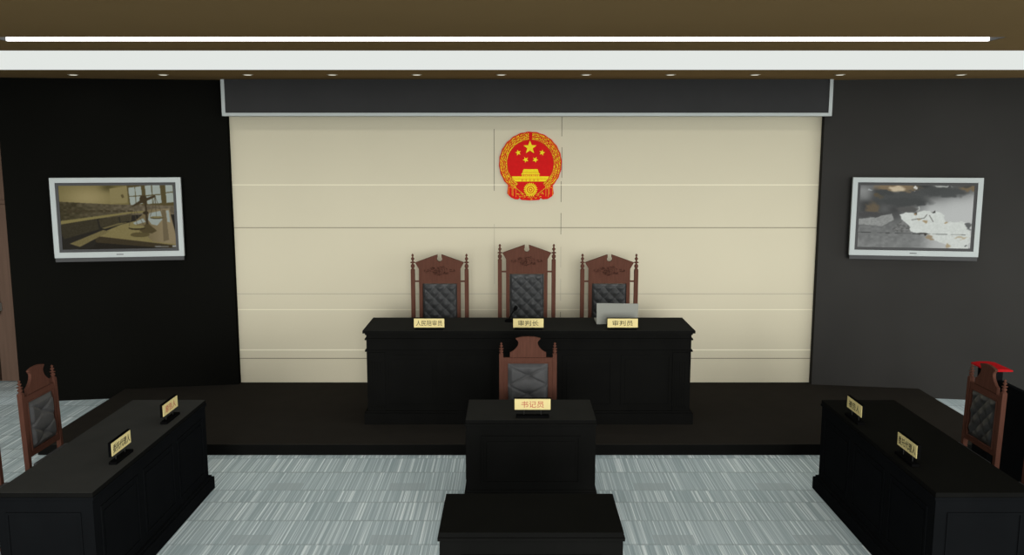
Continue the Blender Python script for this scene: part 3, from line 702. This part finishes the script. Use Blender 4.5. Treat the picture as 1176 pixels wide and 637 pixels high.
# ------------------------------------------------------------------ nameplates
def lettering(text, width, height, m, parent, y):
    cu = bpy.data.curves.new('lettering', 'FONT'); cu.body = text; cu.align_x = 'CENTER'; cu.align_y = 'CENTER'; cu.size = 1.0; cu.extrude = 0.0; cu.resolution_u = 3
    tmp = bpy.data.objects.new('tmp_text', cu); COL.objects.link(tmp)
    dg = bpy.context.evaluated_depsgraph_get(); me = bpy.data.meshes.new_from_object(tmp.evaluated_get(dg)); bpy.data.objects.remove(tmp); bpy.data.curves.remove(cu)
    xs = [v.co.x for v in me.vertices]; ys = [v.co.y for v in me.vertices]
    cx, cy = (min(xs) + max(xs)) / 2, (min(ys) + max(ys)) / 2; kx, ky = width / (max(xs) - min(xs)), height / (max(ys) - min(ys))
    bm = bmesh.new(); bm.from_mesh(me)
    for v in bm.verts: v.co = Vector(((v.co.x - cx) * kx, y, (v.co.y - cy) * ky))
    g_ = bmesh.ops.extrude_face_region(bm, geom=list(bm.faces))
    for v in [e for e in g_['geom'] if isinstance(e, bmesh.types.BMVert)]: v.co.y -= 0.0008
    bmesh.ops.recalc_face_normals(bm, faces=bm.faces)
    bm.to_mesh(me); bm.free(); me.name = 'lettering'; me.materials.clear(); me.materials.append(m)
    o = bpy.data.objects.new('lettering', me); COL.objects.link(o); o.parent = parent
    return o
def nameplate(label, loc, rz, text, ink, w, z0, z1, tw, group, rods=True):
    t = thing('nameplate', label, 'nameplate', loc, rz, group)
    bw = w * 0.46
    MB().box(-bw, bw, -0.03, 0.02, 0.0, 0.017, 0.003).build('base', M['stand'], t)
    for sx in (-1, 1): MB().tube([(sx * w * 0.24, 0.0, 0.015), (sx * w * 0.24, 0.0, z0 + 0.004)], 0.003, 8).build('support_rod', M['rod'], t)
    h = z1 - z0
    MB().box(-w/2 - 0.006, w/2 + 0.006, -0.008, 0.010, z0 - 0.004, z1 + 0.006, 0.002).build('backing', M['stand'], t)
    f = MB().box(-w/2, w/2, -0.012, -0.007, z0, z1, 0.001).build('card', M['cream'], t)
    l = lettering(text, tw, h * 0.62, ink, f, -0.0122); l.location.z = (z0 + z1) / 2
    return t
g1 = 'nameplates along the front of the judges bench'; jz = DAIS + 0.90
nameplate('cream nameplate reading 人民陪审员 on the left of the bench top', (-0.772, 8.12, jz), 0, '人民陪审员', M['ink_black'], 0.283, 0.020, 0.104, 0.245, g1)
nameplate('cream nameplate reading 审判长 in the middle of the bench top', (0.152, 8.12, jz), 0, '审判长', M['ink_black'], 0.283, 0.020, 0.104, 0.19, g1)
nameplate('cream nameplate reading 审判员 in front of the laptop', (1.031, 8.12, jz), 0, '审判员', M['ink_black'], 0.283, 0.020, 0.104, 0.19, g1)
nameplate('cream nameplate with red letters 书记员 on the clerk desk', (0.150, 6.275, DH), 0, '书记员', M['ink_red'], 0.262, 0.058, 0.138, 0.165, None)
g2 = 'nameplates on the left party desk'; g3 = 'nameplates on the right party desk'
nameplate('cream nameplate reading 委托代理人 on the left desk, nearer the camera', (-2.485, 5.405, DH), PI / 2, '委托代理人', M['ink_black'], 0.27, 0.058, 0.140, 0.24, g2)
nameplate('cream nameplate reading 原告人 on the left desk, at its far end', (-2.485, 6.22, DH), PI / 2, '原告人', M['ink_red'], 0.27, 0.058, 0.140, 0.19, g2)
nameplate('dim cream nameplate reading 委托代理人 on the right desk, nearer the camera', (2.495, 5.365, DH), -PI / 2, '委托代理人', M['ink_black'], 0.27, 0.058, 0.140, 0.24, g3)
nameplate('dim cream nameplate reading 被告人 on the right desk, at its far end', (2.485, 6.205, DH), -PI / 2, '被告人', M['ink_black'], 0.27, 0.058, 0.140, 0.19, g3)

# ------------------------------------------------------------------ laptop and microphone on the judges' bench
lx = xu(708.5, jz + 0.1, 8.36)
t = thing('laptop', 'open grey laptop seen from behind on the right of the judges bench', 'laptop', (lx, 8.36, jz), 0)
MB().box(-0.195, 0.195, 0.0, 0.26, 0.0, 0.016, 0.004).build('base', M['laptop'], t)
MB().box(-0.17, 0.17, 0.06, 0.15, 0.016, 0.018).build('keyboard', M['stand'], t)
MB().prism([(-0.195, 0.006), (0.195, 0.006), (0.201, 0.205), (-0.198, 0.210)], -0.014, -0.005, bevel=0.001).build('lid', M['laptop'], t, warp=lambda p: (p[0], p[1] - 0.012 * p[2] / 0.2, p[2]))
MB().box(-0.18, 0.18, -0.0049, -0.004, 0.02, 0.195).build('display', M['stand'], t, warp=lambda p: (p[0], p[1] - 0.012 * p[2] / 0.2, p[2]))
mxp = xu(584.5, jz, 8.5)
t = thing('desk_microphone', 'small black gooseneck microphone on the bench beside the middle nameplate', 'microphone', (mxp, 8.50, jz))
MB().lathe([(0.042, 0.0), (0.042, 0.008), (0.034, 0.020), (0.012, 0.024)], seg=20).build('base', M['stand'], t)
MB().tube([(0.0, 0.0, 0.02), (0.012, 0, 0.05), (0.030, 0.005, 0.08), (0.048, 0.012, 0.105), (0.058, 0.018, 0.118)], 0.006, 8).build('gooseneck', M['stand'], t)
MB().tube([(0.050, 0.014, 0.108), (0.056, 0.018, 0.116), (0.066, 0.024, 0.130), (0.074, 0.028, 0.144), (0.077, 0.030, 0.149)], [0.010, 0.017, 0.019, 0.016, 0.006], 12).build('head', M['stand'], t)
